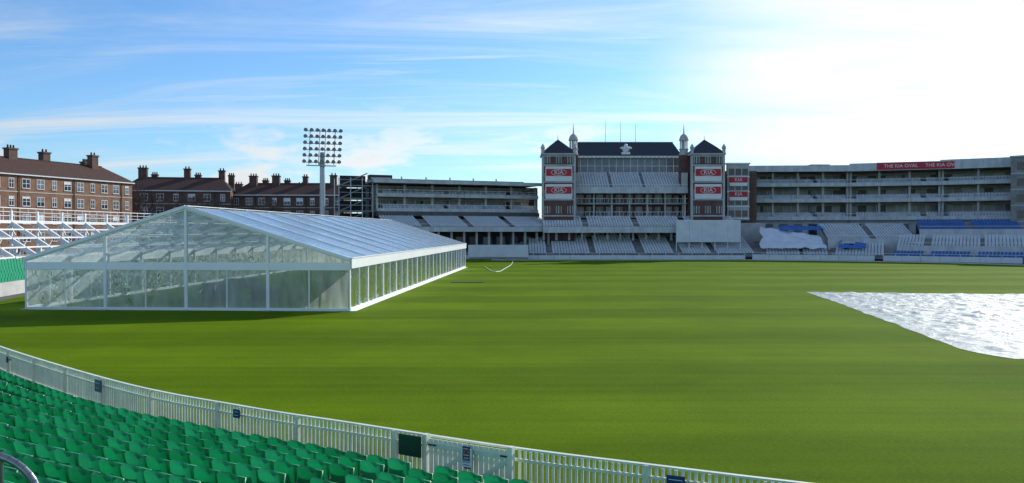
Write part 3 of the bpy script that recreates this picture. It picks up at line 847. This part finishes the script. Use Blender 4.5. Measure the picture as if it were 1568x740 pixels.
RBn=Thing('advertising_banner'); Fm,L=frameAB((74.2,163.6),(89.6,158.0))
RBn.box('board',REDS,Fm,0,L,-.12,0,17.75,19.15); RBn.box('frame',WHITE,Fm,-.05,L+.05,.003,.1,17.65,19.25)
rb=RBn.done()
for t in (.27,.73):
    p=Fm(L*t,-.14,18.45); text('THE KIA OVAL',.95,p,WHITE,'banner_lettering',rb,(math.pi/2,0,math.atan2(-5.6,15.4)))
EB=Thing('stair_tower'); Fm,L=frameAB((94.0,151.5),(108,141))
EB.box('walls',CONC,Fm,0,L,0,12,0,19.2); EB.box('cap',LCONC,Fm,-.2,L+.2,-.2,12.2,19.2,19.5)
for z in (7,10,13,16): 
    EB.box('bands',LCONC,Fm,0,L,-.08,-.003,z,z+.25)
    for k in range(4): EB.box('slit_windows',GLASS,Fm,1+k*4,2.2+k*4,-.05,-.003,z+.8,z+2.2)
EB.done()
RT=Thing('lower_seating_terrace')
def seg_terr(A,B,s0,rows,pitch,rise,z0,m,part,aisles=(),seats=True,step=.55,sm=LCONC,sh=.33):
    A=Vector(A);B=Vector(B); n=8; pth=[A+(B-A)*i/n for i in range(n+1)]
    terrace(RT,pth,1,s0,rows,pitch,rise,z0,m,aisles=aisles,seats=seats,step=step,part=part,stepmat=sm,sh=sh)
seg_terr((45.5,151),(58,147.5),1,10,.9,.3,.6,WSEAT,'white_seats',aisles=((0,2),(8,9)),sm=CONC)
seg_terr((58,147.5),(66.5,143.5),1,9,.9,.3,.6,WSEAT,'white_seats',aisles=((0,1),),sm=CONC)
seg_terr((60,151),(76,148.5),2,10,.9,.32,3.3,WSEAT,'white_seats',aisles=((7.5,8.6),),sm=CONC)
seg_terr((67,142.2),(84,131),.6,4,.85,.25,.35,BLUES,'blue_seats',aisles=((5,6),(12,13)),sm=CONC)
seg_terr((70,146.2),(90,134.5),0,7,.9,.3,2.2,WSEAT,'white_seats',aisles=((4.5,5.5),(13,14)),sm=CONC)
seg_terr((77,151.2),(95,145.2),1,6,.9,.36,5.0,BLUES,'blue_seats',aisles=((8.5,9.6),(17.3,20)),sh=.45,sm=CONC)
seg_terr((84,131),(93,113),1,14,.9,.3,.5,WSEAT,'white_seats',aisles=((9,10),),sm=CONC)
for A,B in (((45,150.4),(66,142.8)),((66,142.8),(84,130)),((84,130),(92,112))):
    Fm,L=frameAB(A,B)
    for k in range(int(L/3)): RT.box('boundary_wall',SCREEN,Fm,k*3,k*3+2.95,0,.25,0,.95)
    RT.box('boundary_rail',WHITE,Fm,0,L,.05,.12,1.3,1.36)
    for k in range(int(L/2)): RT.box('rail_posts',WHITE,Fm,k*2,k*2+.07,.05,.12,.95,1.3)
for A,B,z0,z1 in (((60,152.6),(76,150),0,3.9),((70,146),(90,134.3),0,2.7),((77,151.8),(95,145.8),2,5.7)):
    Fm,L=frameAB(A,B); RT.box('tier_walls',WCONC,Fm,0,L,-.1,.15,z0,z1)
    RT.box('tier_rails',WHITE,Fm,0,L,-.05,.0,z1+.5,z1+.56)
for (x,y,a_) in ((62,151.3,0),(73,147.5,-.4),(85,142,-.5)):
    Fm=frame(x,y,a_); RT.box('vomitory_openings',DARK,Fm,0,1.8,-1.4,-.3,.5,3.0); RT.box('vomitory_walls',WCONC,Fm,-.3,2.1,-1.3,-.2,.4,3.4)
RT.done()
CV=Thing('seat_covers')
for (A,B,d0,z0,d1,z1,m,dr) in (((46.5,150),(57.5,146.8),2.2,1.9,9.0,6.0,SCREEN,1.9),((52,155),(60,153.5),2,5.3,5,6.3,BLUES,.3),((59.5,146.8),(63.5,144.8),2.5,2.0,6,3.4,BLUES,.6)):
    Fm,L=frameAB(A,B); n=26; vs=[];fs=[]
    for i in range(n+1):
        for j in range(n+1):
            u=L*i/n; t=j/n
            uu=u+.7*noise.noise(Vector((t*3,u*.3,4)))
            vs.append(Fm(uu,d0+(d1-d0)*t+.5*noise.noise(Vector((u*.6,t,9))),z0+(z1-z0-dr*(i/n))*t+.35*noise.noise(Vector((u*.7,t*6,1)))+.2))
    for i in range(n):
        for j in range(n): q=i*(n+1)+j; fs.append((q,q+1,q+n+2,q+n+1))
    CV.mesh('sheet_'+m.name,m,vs,fs,True)
CV.done()

# ------------------------------------------------------------------ light
SUN_EL,SUN_AZ=R(27),R(42)
sd=Vector((math.sin(SUN_AZ)*math.cos(SUN_EL),math.cos(SUN_AZ)*math.cos(SUN_EL),math.sin(SUN_EL)))
sl=bpy.data.lights.new('sun','SUN'); sl.energy=4.6; sl.angle=R(.5); sl.color=(1,.95,.86)
so=bpy.data.objects.new('sun',sl); so.rotation_euler=(-sd).to_track_quat('-Z','Y').to_euler(); sc.collection.objects.link(so)
w=bpy.data.worlds.new('World'); sc.world=w; w.use_nodes=True
nt=w.node_tree; L=nt.links
bg=nt.nodes['Background']; bg.inputs[1].default_value=.12
sky=N(nt,'ShaderNodeTexSky'); sky.sky_type='NISHITA'; sky.sun_disc=False; sky.sun_elevation=SUN_EL; sky.sun_rotation=SUN_AZ
sky.altitude=20; sky.air_density=1.0; sky.dust_density=.45; sky.ozone_density=2.0
tc=N(nt,'ShaderNodeTexCoord'); sp=N(nt,'ShaderNodeSeparateXYZ'); L.new(tc.outputs['Generated'],sp.inputs[0])
def M(op,a,b=None,c=None,clamp=False):
    n=N(nt,'ShaderNodeMath',operation=op); n.use_clamp=clamp
    for i,v in enumerate((a,b,c)):
        if v is None: continue
        if isinstance(v,(int,float)): n.inputs[i].default_value=v
        else: L.new(v,n.inputs[i])
    return n.outputs[0]
def MR(v,a,b,c,d,sm=True):
    n=N(nt,'ShaderNodeMapRange'); n.interpolation_type='SMOOTHSTEP' if sm else 'LINEAR'
    L.new(v,n.inputs[0])
    for i,x in enumerate((a,b,c,d)): n.inputs[i+1].default_value=x
    return n.outputs[0]
zc=M('MAXIMUM',sp.outputs['Z'],0.0); den=M('ADD',zc,.12)
px=M('DIVIDE',sp.outputs['X'],den); py=M('DIVIDE',sp.outputs['Y'],den)
cb=N(nt,'ShaderNodeCombineXYZ'); L.new(px,cb.inputs[0]); L.new(py,cb.inputs[1])
mp=N(nt,'ShaderNodeMapping'); mp.inputs['Rotation'].default_value=(0,0,R(-35)); mp.inputs['Scale'].default_value=(.35,1.5,1); mp.inputs['Location'].default_value=(2.3,.7,0)
L.new(cb.outputs[0],mp.inputs[0])
n1=N(nt,'ShaderNodeTexNoise'); n1.inputs['Scale'].default_value=1.0; n1.inputs['Detail'].default_value=10; n1.inputs['Roughness'].default_value=.62; n1.inputs['Distortion'].default_value=.8
L.new(mp.outputs[0],n1.inputs['Vector'])
cir=MR(n1.outputs['Fac'],.42,.78,0,.8)
# finer crossing wisps
mp5=N(nt,'ShaderNodeMapping'); mp5.inputs['Rotation'].default_value=(0,0,R(62)); mp5.inputs['Scale'].default_value=(.5,3.2,1); mp5.inputs['Location'].default_value=(5.1,1.9,0)
L.new(cb.outputs[0],mp5.inputs[0])
n5=N(nt,'ShaderNodeTexNoise'); n5.inputs['Scale'].default_value=1.0; n5.inputs['Detail'].default_value=10; n5.inputs['Roughness'].default_value=.6; n5.inputs['Distortion'].default_value=1.2
L.new(mp5.outputs[0],n5.inputs['Vector'])
cir2=MR(n5.outputs['Fac'],.52,.8,0,.7)
cir=M('MAXIMUM',cir,cir2)
dt=N(nt,'ShaderNodeVectorMath',operation='DOT_PRODUCT'); L.new(tc.outputs['Generated'],dt.inputs[0]); 
dv=Vector((.66,1,.27)).normalized(); dt.inputs[1].default_value=dv
near=MR(dt.outputs['Value'],.90,.988,0,1)
n3=N(nt,'ShaderNodeTexNoise'); n3.inputs['Scale'].default_value=.9; n3.inputs['Detail'].default_value=8; L.new(mp.outputs[0],n3.inputs['Vector'])
thick=M('MULTIPLY',near,MR(n3.outputs['Fac'],.35,.6,.4,1.15))
mp2=N(nt,'ShaderNodeMapping'); mp2.inputs['Scale'].default_value=(4,4,13); L.new(tc.outputs['Generated'],mp2.inputs[0])
n2=N(nt,'ShaderNodeTexNoise'); n2.inputs['Scale'].default_value=1.3; n2.inputs['Detail'].default_value=10; n2.inputs['Roughness'].default_value=.58; L.new(mp2.outputs[0],n2.inputs['Vector'])
band=MR(sp.outputs['Z'],.19,.08,0,1)
cum=M('MULTIPLY',MR(n2.outputs['Fac'],.45,.58,0,1),band)
cum=M('MULTIPLY',cum,.92)
f=M('MAXIMUM',M('MAXIMUM',cir,cum),thick,clamp=True)
f=M('MINIMUM',f,.96)
glow=MR(dt.outputs['Value'],.4,1.0,6.6,9.3)
shade=M('MULTIPLY',glow,MR(n2.outputs['Fac'],.5,.75,1.0,.86))
cc=N(nt,'ShaderNodeCombineXYZ'); L.new(M('MULTIPLY',shade,.97),cc.inputs[0]); L.new(M('MULTIPLY',shade,.99),cc.inputs[1]); L.new(M('MULTIPLY',shade,1.0),cc.inputs[2])
tn=N(nt,'ShaderNodeMix',data_type='RGBA'); tn.blend_type='MULTIPLY'; tn.inputs[0].default_value=1; tn.inputs[7].default_value=(.74,1.08,1.42,1)
L.new(sky.outputs[0],tn.inputs[6])
mx=N(nt,'ShaderNodeMix',data_type='RGBA'); L.new(f,mx.inputs[0]); L.new(tn.outputs[2],mx.inputs[6]); L.new(cc.outputs[0],mx.inputs[7])
L.new(mx.outputs[2],bg.inputs[0])

cd=bpy.data.cameras.new('camera'); co=bpy.data.objects.new('camera',cd); sc.collection.objects.link(co)
cd.sensor_width=36; cd.lens=36*1230/1568; cd.clip_end=8000; cd.clip_start=.1
co.location=(0,0,EYE); co.rotation_euler=(R(90-.7),0,0); sc.camera=co
sc.view_settings.view_transform='Standard'; sc.view_settings.look='None'; sc.view_settings.exposure=0
